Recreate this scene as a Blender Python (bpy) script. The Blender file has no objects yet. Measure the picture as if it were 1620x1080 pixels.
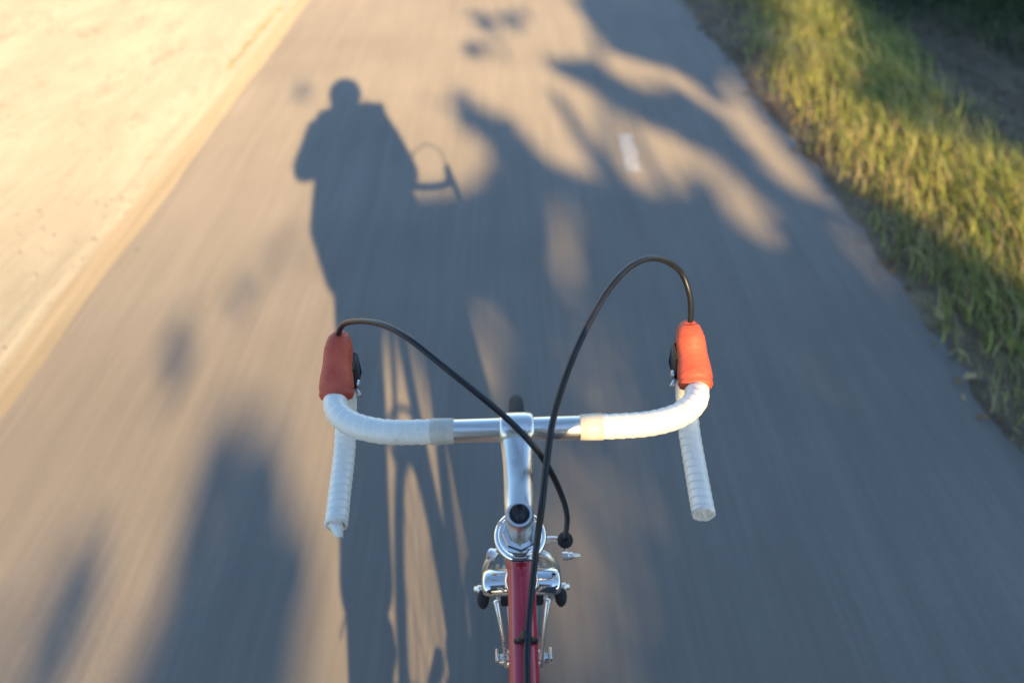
import bpy, math, random
import numpy as np
from mathutils import Vector, Matrix

random.seed(7)
rng = np.random.default_rng(7)
sc = bpy.context.scene
COL = sc.collection
R = math.radians

# ------------------------------------------------------------------ camera
CAM_POS = Vector((0.0, 0.0, 1.55))
AX_R = Vector((0.9995331, -0.01727541, -0.02520208))
AX_D = Vector((-0.03038172, -0.64955538, -0.75970702))
AX_F = Vector((-0.0032459, 0.760118, -0.64977696))
cam = bpy.data.cameras.new("camera")
cam.sensor_width = 36.0
cam.lens = 1100.0 / 1620.0 * 36.0
cam.clip_start = 0.005
cam.clip_end = 2000
cam.dof.use_dof = True
cam.dof.focus_distance = 0.80
cam.dof.aperture_fstop = 2.6
cam_o = bpy.data.objects.new("view_camera", cam)
COL.objects.link(cam_o)
m = Matrix.Identity(4)
for i in range(3):
    m[i][0] = AX_R[i]; m[i][1] = -AX_D[i]; m[i][2] = -AX_F[i]; m[i][3] = CAM_POS[i]
cam_o.matrix_world = m
sc.camera = cam_o

# ------------------------------------------------------------------ sky, sun, exposure
AZ, EL = R(11.4), R(21.8)          # shadows fall forward and a little to the left
S = Vector((-math.sin(AZ) * math.cos(EL), math.cos(AZ) * math.cos(EL), -math.sin(EL)))
world = bpy.data.worlds.new("World")
sc.world = world
world.use_nodes = True
nt = world.node_tree
nt.nodes.clear()
sky = nt.nodes.new("ShaderNodeTexSky")
sky.sky_type = 'NISHITA'
sky.sun_disc = False
sky.sun_elevation = EL
sky.sun_rotation = math.pi - AZ
sky.air_density = 1.0
sky.dust_density = 0.2
sky.ozone_density = 3.5
bg = nt.nodes.new("ShaderNodeBackground")
bg.inputs[1].default_value = 0.106
out = nt.nodes.new("ShaderNodeOutputWorld")
nt.links.new(sky.outputs[0], bg.inputs[0])
nt.links.new(bg.outputs[0], out.inputs[0])

sun = bpy.data.lights.new("sun", 'SUN')
sun.energy = 3.95
sun.angle = R(0.55)
sun.color = (1.0, 0.70, 0.345)
sun_o = bpy.data.objects.new("sun", sun)
COL.objects.link(sun_o)
sun_o.rotation_euler = S.to_track_quat('-Z', 'Y').to_euler()
sun_o.location = (3, -14, 8)

sc.view_settings.view_transform = 'Standard'
sc.view_settings.look = 'None'
sc.view_settings.exposure = 1.7
sc.view_settings.gamma = 1.0
sc.view_settings.use_curve_mapping = False
sc.cycles.max_bounces = 6
sc.cycles.use_denoising = True

# ------------------------------------------------------------------ helpers
def tag(o, label=None, cat=None, group=None, kind=None):
    if label: o["label"] = label
    if cat: o["category"] = cat
    if group: o["group"] = group
    if kind: o["kind"] = kind
    return o

def empty(name, loc=(0, 0, 0)):
    o = bpy.data.objects.new(name, None)
    o.location = loc
    o.empty_display_size = 0.1
    COL.objects.link(o)
    return o

def link(name, me, mat=None, parent=None, smooth=True):
    o = bpy.data.objects.new(name, me)
    COL.objects.link(o)
    if mat is not None and len(me.materials) == 0:
        me.materials.append(mat)
    if smooth:
        me.polygons.foreach_set("use_smooth", [True] * len(me.polygons))
    if parent is not None:
        o.parent = parent
        bpy.context.view_layer.update()
        o.matrix_parent_inverse = parent.matrix_world.inverted()
    return o

class MB:
    """collects verts and faces for one mesh"""
    def __init__(s):
        s.v = []; s.f = []
    def add(s, v, f):
        b = len(s.v)
        s.v += [tuple(p) for p in v]
        s.f += [tuple(i + b for i in q) for q in f]
    def mesh(s, name):
        me = bpy.data.meshes.new(name)
        me.from_pydata(s.v, [], s.f)
        me.validate()
        me.update()
        return me
    def build(s, name, mat, parent=None, smooth=True, sharp=None):
        me = s.mesh(name)
        o = link(name, me, mat, parent, smooth)
        if sharp:
            try:
                me.set_sharp_from_angle(angle=R(sharp))
            except Exception:
                pass
        return o

def catmull(P, n=8, closed=False):
    P = [Vector(p) for p in P]
    out = []
    N = len(P)
    for i in range(N - 1):
        p0 = P[i - 1] if i > 0 else P[i] * 2 - P[i + 1]
        p1, p2 = P[i], P[i + 1]
        p3 = P[i + 2] if i + 2 < N else P[i + 1] * 2 - P[i]
        for k in range(n):
            t = k / n
            out.append(0.5 * ((2 * p1) + (p2 - p0) * t + (2 * p0 - 5 * p1 + 4 * p2 - p3) * t * t
                              + (3 * p1 - p0 - 3 * p2 + p3) * t ** 3))
    out.append(P[-1])
    return out

def interp(vals, n):
    """resample a list of numbers to n entries"""
    x = np.linspace(0, 1, len(vals))
    return list(np.interp(np.linspace(0, 1, n), x, vals))

def frames(P, up=None):
    T = []
    for i in range(len(P)):
        a = P[max(i - 1, 0)]; b = P[min(i + 1, len(P) - 1)]
        T.append((b - a).normalized())
    u = Vector(up) if up is not None else (Vector((0, 0, 1)) if abs(T[0].z) < 0.9 else Vector((1, 0, 0)))
    n = (u - T[0] * u.dot(T[0])).normalized()
    N = [n]
    for i in range(1, len(P)):
        n = N[-1] - T[i] * N[-1].dot(T[i])
        N.append(n.normalized())
    B = [T[i].cross(N[i]) for i in range(len(P))]
    return T, N, B

def sweep(mb, P, r, n=14, caps=True, r2=None, up=None, twist=None, dome=0.0):
    """round or oval tube along points P; r may be a list; r2 = radius along the binormal"""
    P = [Vector(p) for p in P]
    L = len(P)
    rr = r if isinstance(r, (list, tuple)) else [r] * L
    if len(rr) != L: rr = interp(rr, L)
    r2 = rr if r2 is None else (r2 if isinstance(r2, (list, tuple)) else [r2] * L)
    if len(r2) != L: r2 = interp(r2, L)
    T, N, B = frames(P, up)
    v, f = [], []
    for i in range(L):
        for k in range(n):
            a = 2 * math.pi * k / n
            q = twist(i, a) if twist else 1.0
            v.append(P[i] + N[i] * (math.cos(a) * rr[i] * q) + B[i] * (math.sin(a) * r2[i] * q))
    for i in range(L - 1):
        for k in range(n):
            f.append((i * n + k, i * n + (k + 1) % n, (i + 1) * n + (k + 1) % n, (i + 1) * n + k))
    if caps:
        for i, sgn in ((0, -1), (L - 1, 1)):
            c = len(v)
            if dome:
                for j, (fr, hh) in enumerate(((0.75, 0.6), (0.4, 0.9))):
                    for k in range(n):
                        a = 2 * math.pi * k / n
                        v.append(P[i] + T[i] * (sgn * dome * hh) + N[i] * (math.cos(a) * rr[i] * fr) + B[i] * (math.sin(a) * r2[i] * fr))
                v.append(P[i] + T[i] * (sgn * dome))
                rings = [i * n, c, c + n]
                for j in range(2):
                    for k in range(n):
                        q = (rings[j] + k, rings[j] + (k + 1) % n, rings[j + 1] + (k + 1) % n, rings[j + 1] + k)
                        f.append(q if sgn > 0 else q[::-1])
                for k in range(n):
                    q = (c + n + k, c + n + (k + 1) % n, c + 2 * n)
                    f.append(q if sgn > 0 else q[::-1])
            else:
                v.append(P[i])
                for k in range(n):
                    q = (i * n + k, i * n + (k + 1) % n, c)
                    f.append(q if sgn > 0 else q[::-1])
    mb.add(v, f)

def lathe(mb, prof, origin, axis, n=24, closed=False):
    """profile [(distance along axis, radius)] turned round an axis"""
    o = Vector(origin); ax = Vector(axis).normalized()
    u = ax.orthogonal().normalized(); w = ax.cross(u)
    v, f = [], []
    L = len(prof)
    for (h, r) in prof:
        for k in range(n):
            a = 2 * math.pi * k / n
            v.append(o + ax * h + u * (math.cos(a) * r) + w * (math.sin(a) * r))
    for i in range(L if closed else L - 1):
        j = (i + 1) % L
        for k in range(n):
            f.append((i * n + k, i * n + (k + 1) % n, j * n + (k + 1) % n, j * n + k))
    if not closed:
        for i in (0, L - 1):
            if prof[i][1] > 1e-5:
                f.append(tuple(i * n + k for k in range(n)))
    mb.add(v, f)

def box(mb, c, s, rot=None, bev=0.12):
    """box with chamfered edges: centre c, full size s, rot = 3x3 matrix"""
    hx, hy, hz = [q / 2 for q in s]
    b = min(hx, hy, hz) * bev * 2
    v = []
    idx = {}
    for sx in (-1, 1):
        for sy in (-1, 1):
            for sz in (-1, 1):
                for a in range(3):
                    p = [sx * (hx - b), sy * (hy - b), sz * (hz - b)]
                    p[a] = (sx * hx, sy * hy, sz * hz)[a]
                    idx[(sx, sy, sz, a)] = len(v)
                    v.append(Vector(p))
    f = []
    for a in range(3):
        o1, o2 = [q for q in range(3) if q != a]
        for s1 in (-1, 1):
            q = []
            for (p, r_) in ((-1, -1), (1, -1), (1, 1), (-1, 1)):
                k = [0, 0, 0]; k[a] = s1; k[o1] = p; k[o2] = r_
                q.append(idx[(*k, a)])
            f.append(q)
            for s2 in (-1, 1):
                pass
    for a in range(3):
        o1, o2 = [q for q in range(3) if q != a]
        for p in (-1, 1):
            for r_ in (-1, 1):
                k1 = [0, 0, 0]; k1[a] = -1; k1[o1] = p; k1[o2] = r_
                k2 = list(k1); k2[a] = 1
                f.append((idx[(*k1, o1)], idx[(*k2, o1)], idx[(*k2, o2)], idx[(*k1, o2)]))
    for sx in (-1, 1):
        for sy in (-1, 1):
            for sz in (-1, 1):
                f.append(tuple(idx[(sx, sy, sz, a)] for a in range(3)))
    M_ = rot if rot is not None else Matrix.Identity(3)
    c = Vector(c)
    mb.add([c + M_ @ p for p in v], f)

def ellipsoid(mb, c, r, n=20, m_=14, rot=None):
    c = Vector(c); v, f = [], []
    M_ = rot if rot is not None else Matrix.Identity(3)
    for i in range(m_ + 1):
        th = math.pi * i / m_
        for k in range(n):
            a = 2 * math.pi * k / n
            v.append(c + M_ @ Vector((r[0] * math.sin(th) * math.cos(a), r[1] * math.sin(th) * math.sin(a), r[2] * math.cos(th))))
    for i in range(m_):
        for k in range(n):
            f.append((i * n + k, i * n + (k + 1) % n, (i + 1) * n + (k + 1) % n, (i + 1) * n + k))
    mb.add(v, f)

def recalc(o):
    import bmesh
    b = bmesh.new(); b.from_mesh(o.data)
    bmesh.ops.remove_doubles(b, verts=b.verts, dist=1e-6)
    bmesh.ops.recalc_face_normals(b, faces=b.faces)
    b.to_mesh(o.data); b.free()
    return o

# ------------------------------------------------------------------ materials
def mat(name, col, rough=0.5, metal=0.0, spec=0.5):
    m_ = bpy.data.materials.new(name)
    m_.use_nodes = True
    b = m_.node_tree.nodes["Principled BSDF"]
    b.inputs["Base Color"].default_value = (*col, 1)
    b.inputs["Roughness"].default_value = rough
    b.inputs["Metallic"].default_value = metal
    b.inputs["Specular IOR Level"].default_value = spec
    return m_, m_.node_tree, b

def N(t, typ, **kw):
    n = t.nodes.new(typ)
    for k, v in kw.items():
        setattr(n, k, v)
    return n

def noise(t, vec, scale, detail=4, rough=0.55, dist=0.0):
    n = N(t, "ShaderNodeTexNoise")
    n.inputs["Scale"].default_value = scale
    n.inputs["Detail"].default_value = detail
    n.inputs["Roughness"].default_value = rough
    n.inputs["Distortion"].default_value = dist
    t.links.new(vec, n.inputs["Vector"])
    return n.outputs["Fac"]

def ramp(t, fac, stops):
    n = N(t, "ShaderNodeValToRGB")
    e = n.color_ramp.elements
    while len(e) < len(stops): e.new(0.5)
    for k, (p, c) in enumerate(stops):
        e[k].position = p
        e[k].color = (*c, 1) if len(c) == 3 else c
    t.links.new(fac, n.inputs["Fac"])
    return n.outputs["Color"]

def mix(t, fac, a, b, typ='MIX'):
    n = N(t, "ShaderNodeMix", data_type='RGBA', blend_type=typ)
    for sck, val in ((0, fac), (6, a), (7, b)):
        if isinstance(val, (int, float)):
            n.inputs[sck].default_value = val
        elif isinstance(val, (tuple, list)):
            n.inputs[sck].default_value = (*val, 1)
        else:
            t.links.new(val, n.inputs[sck])
    return n.outputs[2]

def mapped(t, scale=(1, 1, 1), kind="Object", rot=(0, 0, 0)):
    tc = N(t, "ShaderNodeTexCoord")
    mp = N(t, "ShaderNodeMapping")
    mp.inputs["Scale"].default_value = scale
    mp.inputs["Rotation"].default_value = rot
    t.links.new(tc.outputs[kind], mp.inputs["Vector"])
    return mp.outputs["Vector"]

def bump(t, b, h, strength=0.4, dist=0.01):
    n = N(t, "ShaderNodeBump")
    n.inputs["Strength"].default_value = strength
    n.inputs["Distance"].default_value = dist
    t.links.new(h, n.inputs["Height"])
    t.links.new(n.outputs["Normal"], b.inputs["Normal"])

# asphalt: worn, brushed along the direction of travel, fine aggregate
M = {}
ma, t, b = mat("asphalt", (0.2, 0.19, 0.175), 0.9, 0, 0.25)
v0 = mapped(t)
vs = mapped(t, (14.0, 0.55, 1))
vs2 = mapped(t, (55.0, 1.6, 1))
big = noise(t, v0, 0.9, 3)
st = noise(t, vs, 1.0, 4, 0.6)
st2 = noise(t, vs2, 1.0, 3, 0.6)
gr = noise(t, v0, 260, 2, 0.7)
c1 = ramp(t, big, [(0.28, (0.198, 0.176, 0.145)), (0.5, (0.222, 0.197, 0.162)), (0.72, (0.246, 0.217, 0.178))])
c2 = mix(t, 0.24, c1, ramp(t, st, [(0.3, (0.36, 0.36, 0.36)), (0.7, (0.64, 0.64, 0.64))]), 'OVERLAY')
c3 = mix(t, 0.22, c2, ramp(t, st2, [(0.3, (0.34, 0.34, 0.34)), (0.72, (0.66, 0.66, 0.66))]), 'OVERLAY')
c4 = mix(t, 0.35, c3, ramp(t, gr, [(0.3, (0.35, 0.35, 0.35)), (0.7, (0.66, 0.66, 0.66))]), 'OVERLAY')
t.links.new(c4, b.inputs["Base Color"])
b.inputs["Diffuse Roughness"].default_value = 0.6
bump(t, b, gr, 0.35, 0.002)
M["asphalt"] = ma

ma, t, b = mat("pale_sand", (0.5, 0.43, 0.32), 0.95, 0, 0.1)
v0 = mapped(t); vl = mapped(t, (2.2, 0.8, 1)); vs = mapped(t, (30.0, 3.0, 1))
a1 = noise(t, vl, 1.1, 5, 0.6, 0.6)
a2 = noise(t, vs, 1.0, 4, 0.65)
a3 = noise(t, v0, 120, 3, 0.7)
c1 = ramp(t, a1, [(0.30, (0.252, 0.237, 0.194)), (0.48, (0.278, 0.262, 0.215)), (0.66, (0.308, 0.292, 0.240))])
c2 = mix(t, 0.35, c1, ramp(t, a2, [(0.3, (0.36, 0.35, 0.33)), (0.7, (0.64, 0.64, 0.64))]), 'OVERLAY')
c3 = mix(t, 0.3, c2, ramp(t, a3, [(0.3, (0.35, 0.35, 0.35)), (0.7, (0.66, 0.66, 0.66))]), 'OVERLAY')
t.links.new(c3, b.inputs["Base Color"])
b.inputs["Diffuse Roughness"].default_value = 1.0
bump(t, b, a3, 0.35, 0.004)
M["sand"] = ma

ma, t, b = mat("verge_soil", (0.15, 0.11, 0.07), 0.95, 0, 0.15)
v0 = mapped(t); vl = mapped(t, (2.0, 0.9, 1))
a1 = noise(t, vl, 1.6, 5, 0.65, 0.5)
a2 = noise(t, v0, 60, 4, 0.7)
c1 = ramp(t, a1, [(0.3, (0.085, 0.064, 0.044)), (0.5, (0.165, 0.122, 0.080)), (0.68, (0.26, 0.195, 0.13))])
c2 = mix(t, 0.45, c1, ramp(t, a2, [(0.3, (0.3, 0.3, 0.3)), (0.7, (0.7, 0.7, 0.68))]), 'OVERLAY')
t.links.new(c2, b.inputs["Base Color"])
bump(t, b, a2, 0.8, 0.012)
M["soil"] = ma

ma, t, b = mat("dry_meadow", (0.2, 0.17, 0.09), 0.95, 0, 0.1)
v0 = mapped(t)
a1 = noise(t, v0, 0.35, 6, 0.65)
a2 = noise(t, v0, 14, 4, 0.7)
c1 = ramp(t, a1, [(0.3, (0.10, 0.105, 0.042)), (0.55, (0.24, 0.20, 0.11)), (0.75, (0.34, 0.28, 0.18))])
c2 = mix(t, 0.4, c1, ramp(t, a2, [(0.3, (0.3, 0.3, 0.3)), (0.7, (0.7, 0.7, 0.7))]), 'OVERLAY')
t.links.new(c2, b.inputs["Base Color"])
bump(t, b, a2, 0.6, 0.03)
M["meadow"] = ma

ma, t, b = mat("road_paint", (0.72, 0.70, 0.64), 0.7)
v0 = mapped(t)
a1 = noise(t, v0, 45, 4, 0.75)
t.links.new(ramp(t, a1, [(0.38, (0.24, 0.22, 0.19)), (0.48, (0.42, 0.39, 0.34)), (0.72, (0.55, 0.52, 0.46))]), b.inputs["Base Color"])
M["paint"] = ma

def attr_mat(name, rough, transl, boost=1.0):
    m_, t, b = mat(name, (0.2, 0.2, 0.1), rough, 0, 0.25)
    at = N(t, "ShaderNodeAttribute", attribute_name="tint")
    t.links.new(at.outputs["Color"], b.inputs["Base Color"])
    tr = N(t, "ShaderNodeBsdfTranslucent")
    t.links.new(at.outputs["Color"], tr.inputs["Color"])
    ms = N(t, "ShaderNodeMixShader")
    ms.inputs[0].default_value = transl
    t.links.new(b.outputs[0], ms.inputs[1]); t.links.new(tr.outputs[0], ms.inputs[2])
    t.links.new(ms.outputs[0], t.nodes["Material Output"].inputs["Surface"])
    return m_
M["grass"] = attr_mat("grass_blade", 0.6, 0.3)
M["leaf"] = attr_mat("tree_leaf", 0.5, 0.12)
M["litter"] = attr_mat("dead_leaf", 0.7, 0.1)

ma, t, b = mat("bark", (0.1, 0.075, 0.055), 0.9, 0, 0.2)
v0 = mapped(t, (9, 9, 1.6))
a1 = noise(t, v0, 2.2, 5, 0.7)
t.links.new(ramp(t, a1, [(0.3, (0.045, 0.036, 0.028)), (0.7, (0.16, 0.13, 0.1))]), b.inputs["Base Color"])
bump(t, b, a1, 0.8, 0.03)
M["bark"] = ma

def metal(name, col, r0, r1, scratch=(6, 6, 120), bstr=0.03):
    m_, t, b = mat(name, col, r0, 1.0)
    v = mapped(t, (1, 1, 1))
    v2 = mapped(t, scratch)
    n1 = noise(t, v, 22, 5, 0.65)
    n2 = noise(t, v2, 6, 3, 0.6)
    mx = mix(t, 0.5, n1, n2)
    rr = N(t, "ShaderNodeMapRange")
    rr.inputs["From Min"].default_value = 0.3; rr.inputs["From Max"].default_value = 0.7
    rr.inputs["To Min"].default_value = r0; rr.inputs["To Max"].default_value = r1
    t.links.new(mx, rr.inputs["Value"])
    t.links.new(rr.outputs[0], b.inputs["Roughness"])
    cc = mix(t, ramp(t, n1, [(0.35, (0, 0, 0)), (0.75, (0.5, 0.5, 0.5))]), col, tuple(q * 0.72 for q in col))
    t.links.new(cc, b.inputs["Base Color"])
    bump(t, b, n2, bstr, 0.001)
    return m_
M["alloy"] = metal("polished_alloy", (0.97, 0.91, 0.80), 0.22, 0.42)
M["chrome"] = metal("chrome", (0.95, 0.90, 0.80), 0.06, 0.16)
M["dullmetal"] = metal("dull_alloy", (0.62, 0.62, 0.62), 0.3, 0.5)
M["steel"] = metal("dark_steel", (0.32, 0.32, 0.33), 0.3, 0.5)

ma, t, b = mat("white_bar_tape", (0.74, 0.74, 0.70), 0.30, 0, 0.6)
v0 = mapped(t)
a1 = noise(t, v0, 38, 5, 0.7); a2 = noise(t, v0, 500, 2, 0.6)
t.links.new(ramp(t, a1, [(0.25, (0.68, 0.61, 0.47)), (0.38, (0.90, 0.83, 0.68)), (0.7, (0.95, 0.885, 0.74))]), b.inputs["Base Color"])
bump(t, b, a2, 0.12, 0.001)
M["tape"] = ma
ma, t, b = mat("cream_finishing_tape", (0.62, 0.56, 0.42), 0.45)
v0 = mapped(t)
a1 = noise(t, v0, 60, 4, 0.7)
t.links.new(ramp(t, a1, [(0.3, (0.54, 0.475, 0.36)), (0.7, (0.70, 0.635, 0.50))]), b.inputs["Base Color"])
M["cream"] = ma
ma, t, b = mat("orange_red_rubber", (0.55, 0.085, 0.04), 0.5, 0, 0.45)
v0 = mapped(t)
a1 = noise(t, v0, 30, 5, 0.7); a2 = noise(t, v0, 350, 2, 0.6)
t.links.new(ramp(t, a1, [(0.28, (0.34, 0.055, 0.028)), (0.42, (0.54, 0.078, 0.034)), (0.7, (0.66, 0.115, 0.052))]), b.inputs["Base Color"])
a4 = noise(t, v0, 90, 5, 0.75)
wv = N(t, "ShaderNodeTexWave"); wv.bands_direction = 'Y'; wv.inputs["Scale"].default_value = 55; wv.inputs["Distortion"].default_value = 1.2
t.links.new(v0, wv.inputs["Vector"])
bump(t, b, mix(t, 0.4, a4, wv.outputs["Color"]), 0.16, 0.0018)

M["hood"] = ma
ma, t, b = mat("red_frame_paint", (0.36, 0.012, 0.03), 0.22, 0, 0.5)
v0 = mapped(t)
a1 = noise(t, v0, 25, 5, 0.7)
t.links.new(ramp(t, a1, [(0.3, (0.44, 0.018, 0.040)), (0.75, (0.56, 0.026, 0.050))]), b.inputs["Base Color"])
b.inputs["Coat Weight"].default_value = 0.5
b.inputs["Coat Roughness"].default_value = 0.12
M["red"] = ma
def plain(name, col, rough, spec=0.5, sc_=40, var=0.35):
    m_, t, b = mat(name, col, rough, 0, spec)
    v = mapped(t)
    n_ = noise(t, v, sc_, 4, 0.65)
    t.links.new(ramp(t, n_, [(0.3, tuple(q * (1 - var) for q in col)), (0.7, tuple(min(1, q * (1 + var)) for q in col))]), b.inputs["Base Color"])
    return m_
M["cable"] = plain("black_cable_housing", (0.009, 0.011, 0.015), 0.36)
M["rubber"] = plain("black_rubber", (0.028, 0.028, 0.029), 0.75, 0.3, 80)
M["black"] = plain("black_plastic", (0.022, 0.022, 0.024), 0.4)
M["leather"] = plain("black_leather", (0.03, 0.026, 0.024), 0.5)
M["denim"] = plain("dark_denim", (0.045, 0.06, 0.10), 0.9, 0.2, 90)
M["jacket"] = plain("grey_jacket_cloth", (0.10, 0.11, 0.12), 0.9, 0.2, 70)
M["skin"] = plain("skin", (0.50, 0.32, 0.24), 0.55, 0.4, 30, 0.12)
M["hair"] = plain("dark_hair", (0.035, 0.025, 0.018), 0.6, 0.4, 200)
M["eye"] = plain("eye_white", (0.7, 0.7, 0.68), 0.2, 0.5, 10, 0.05)
M["iris"] = plain("iris", (0.03, 0.02, 0.015), 0.2, 0.5, 10, 0.05)
ma, t, b = mat("lens_glass", (0.02, 0.02, 0.03), 0.04, 0, 0.8)
M["lens"] = ma

# ------------------------------------------------------------------ the setting
def vnoise(x, y, seed=0):
    """smooth value noise on arrays"""
    x = np.asarray(x, float); y = np.asarray(y, float)
    xi = np.floor(x).astype(np.int64); yi = np.floor(y).astype(np.int64)
    xf = x - xi; yf = y - yi
    xf = xf * xf * (3 - 2 * xf); yf = yf * yf * (3 - 2 * yf)
    def h(a, b_):
        q = (a * 374761393 + b_ * 668265263 + seed * 1442695) & 0x7fffffff
        q = ((q ^ (q >> 13)) * 1274126177) & 0x7fffffff
        return ((q ^ (q >> 16)) & 0xffff) / 65535.0
    return (h(xi, yi) * (1 - xf) + h(xi + 1, yi) * xf) * (1 - yf) + (h(xi, yi + 1) * (1 - xf) + h(xi + 1, yi + 1) * xf) * yf
def fbm(x, y, seed=0, oct_=4):
    s = 0; a = 0.5
    for k in range(oct_):
        s = s + a * vnoise(np.asarray(x) * 2 ** k, np.asarray(y) * 2 ** k, seed + k); a *= 0.5
    return s / (1 - 0.5 ** oct_)

def grid(name, xs, ys, zf, mt):
    X, Y = np.meshgrid(xs, ys)
    Z = zf(X, Y)
    v = np.stack([X, Y, Z], -1).reshape(-1, 3)
    nx, ny = len(xs), len(ys)
    i = np.arange(nx * ny).reshape(ny, nx)
    q = np.stack([i[:-1, :-1], i[:-1, 1:], i[1:, 1:], i[1:, :-1]], -1).reshape(-1, 4)
    me = bpy.data.meshes.new(name)
    me.from_pydata(v.tolist(), [], q.tolist())
    me.update()
    o = link(name, me, mt)
    tag(o, kind="structure")
    return o

g = grid("ground", np.linspace(-600, 600, 25), np.linspace(-600, 600, 25), lambda X, Y: X * 0 - 0.06, M["meadow"])
pth = grid("asphalt_path", np.linspace(-1.95, 1.95, 40), np.concatenate([np.linspace(-80, -2, 20), np.linspace(-1.5, 10, 110), np.linspace(11, 120, 30)]),
           lambda X, Y: 0.004 * (fbm(X * 1.3, Y * 0.5, 3) - 0.5) - 0.002 * X * X, M["asphalt"])

def sand_z(X, Y):
    e = -1.63 + 0.035 * (fbm(Y * 1.7, Y * 0 + 3, 11) - 0.5) + 0.02 * (fbm(Y * 9, Y * 0, 12) - 0.5)
    d = e - X                                     # >0 on the sand
    s = np.clip(d / 0.10, -1, 1)
    z = 0.012 * s + 0.016 * (fbm(X * 1.1, Y * 0.4, 21) - 0.5) * np.clip(d / 0.3, 0, 1) + 0.004 * (fbm(X * 9, Y * 3, 22) - 0.5) * np.clip(d / 0.05, 0, 1)
    z = z + np.where((d > 0.13) & (d < 0.19), -0.007, 0)      # shallow groove behind the shoulder
    return z - 0.004
sx = np.concatenate([np.linspace(-30, -5, 30), np.linspace(-4.9, -2.0, 60), np.linspace(-1.97, -1.53, 45)])
grid("sandy_verge", sx, np.concatenate([np.linspace(-40, -1, 30), np.linspace(-0.9, 9, 240), np.linspace(9.5, 80, 40)]), sand_z, M["sand"])

def soil_edge(Y):
    return 1.41 + 0.16 * (fbm(Y * 1.1, Y * 0 + 7, 31) - 0.5) + 0.10 * (fbm(Y * 5, Y * 0 + 2, 32) - 0.5)
def soil_z(X, Y):
    d = X - soil_edge(Y)
    z = 0.03 * np.clip(d / 0.22, -1, 1) + 0.05 * (fbm(X * 1.6, Y * 1.0, 41) - 0.5) * np.clip(d / 0.3, 0, 1) + 0.018 * (fbm(X * 11, Y * 8, 42) - 0.5) * np.clip(d / 0.04, 0, 1)
    z = z + 0.10 * np.clip((X - 2.2) / 1.6, 0, 1)
    return z - 0.006
rx = np.concatenate([np.linspace(1.2, 1.9, 60), np.linspace(1.92, 5, 90), np.linspace(5.2, 30, 30)])
grid("soil_verge", rx, np.concatenate([np.linspace(-40, -1, 30), np.linspace(-0.9, 9, 240), np.linspace(9.5, 80, 40)]), soil_z, M["soil"])

ma, t, b = mat("tan_edging", (0.25, 0.21, 0.15), 0.95, 0, 0.1)
v0 = mapped(t); vs = mapped(t, (40.0, 1.2, 1))
a1 = noise(t, vs, 1.0, 4, 0.6); a3 = noise(t, v0, 150, 3, 0.7)
c1 = ramp(t, a1, [(0.3, (0.235, 0.200, 0.146)), (0.7, (0.305, 0.262, 0.196))])
t.links.new(mix(t, 0.3, c1, ramp(t, a3, [(0.3, (0.35, 0.35, 0.35)), (0.7, (0.66, 0.66, 0.66))]), 'OVERLAY'), b.inputs["Base Color"])
bump(t, b, a3, 0.3, 0.003)
b.inputs["Diffuse Roughness"].default_value = 1.0
def edging_z(X, Y):
    e = -1.615 + 0.03 * (fbm(Y * 1.7, Y * 0 + 3, 11) - 0.5) + 0.014 * (fbm(Y * 9, Y * 0, 12) - 0.5)
    o = -1.735 + 0.02 * (fbm(Y * 2.3, Y * 0 + 5, 13) - 0.5)
    return 0.014 * np.clip((e - X) / 0.05, -1, 1) * np.clip((X - o) / 0.02, -1, 1) - 0.004
grid("path_edging", np.linspace(-1.78, -1.56, 45), np.concatenate([np.linspace(-40, -1, 30), np.linspace(-0.9, 9, 240), np.linspace(9.5, 80, 40)]), edging_z, ma)

# a worn painted dash on the path
mb = MB()
dash = [(0.571, 3.444), (0.646, 3.439), (0.632, 3.03), (0.556, 3.03)]
nx, ny = 4, 14
vv, ff = [], []
for j in range(ny + 1):
    for i in range(nx + 1):
        u, w = i / nx, j / ny
        p = (Vector(dash[3]).lerp(Vector(dash[2]), u)).lerp(Vector(dash[0]).lerp(Vector(dash[1]), u), w)
        dx = 0.012 * (random.random() - 0.5) if i in (0, nx) else 0
        dy = 0.035 * (random.random() - 0.5) if j in (0, ny) else 0
        zz = float(0.004 * (fbm(p.x * 1.3, p.y * 0.5, 3) - 0.5) - 0.002 * p.x * p.x)
        vv.append((p.x + dx, p.y + dy, zz + 0.003))
for j in range(ny):
    for i in range(nx):
        a = j * (nx + 1) + i
        ff.append((a, a + 1, a + nx + 2, a + nx + 1))
mb.add(vv, ff)
tag(mb.build("road_marking", M["paint"]), kind="structure")

# ------------------------------------------------------------------ vegetation on the verges
def set_tint(me, cols_per_vert):
    at = me.color_attributes.new("tint", 'FLOAT_COLOR', 'POINT')
    a = np.concatenate([cols_per_vert, np.ones((len(cols_per_vert), 1))], 1).astype(np.float32)
    at.data.foreach_set("color", a.ravel())

def fast_mesh(name, verts, quads):
    me = bpy.data.meshes.new(name)
    nv, nq = len(verts), len(quads)
    k = quads.shape[1]
    me.vertices.add(nv); me.vertices.foreach_set("co", verts.astype(np.float32).ravel())
    me.loops.add(nq * k); me.loops.foreach_set("vertex_index", quads.astype(np.int32).ravel())
    me.polygons.add(nq)
    me.polygons.foreach_set("loop_start", np.arange(nq, dtype=np.int32) * k)
    me.update(calc_edges=True)
    me.validate()
    return me

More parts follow.
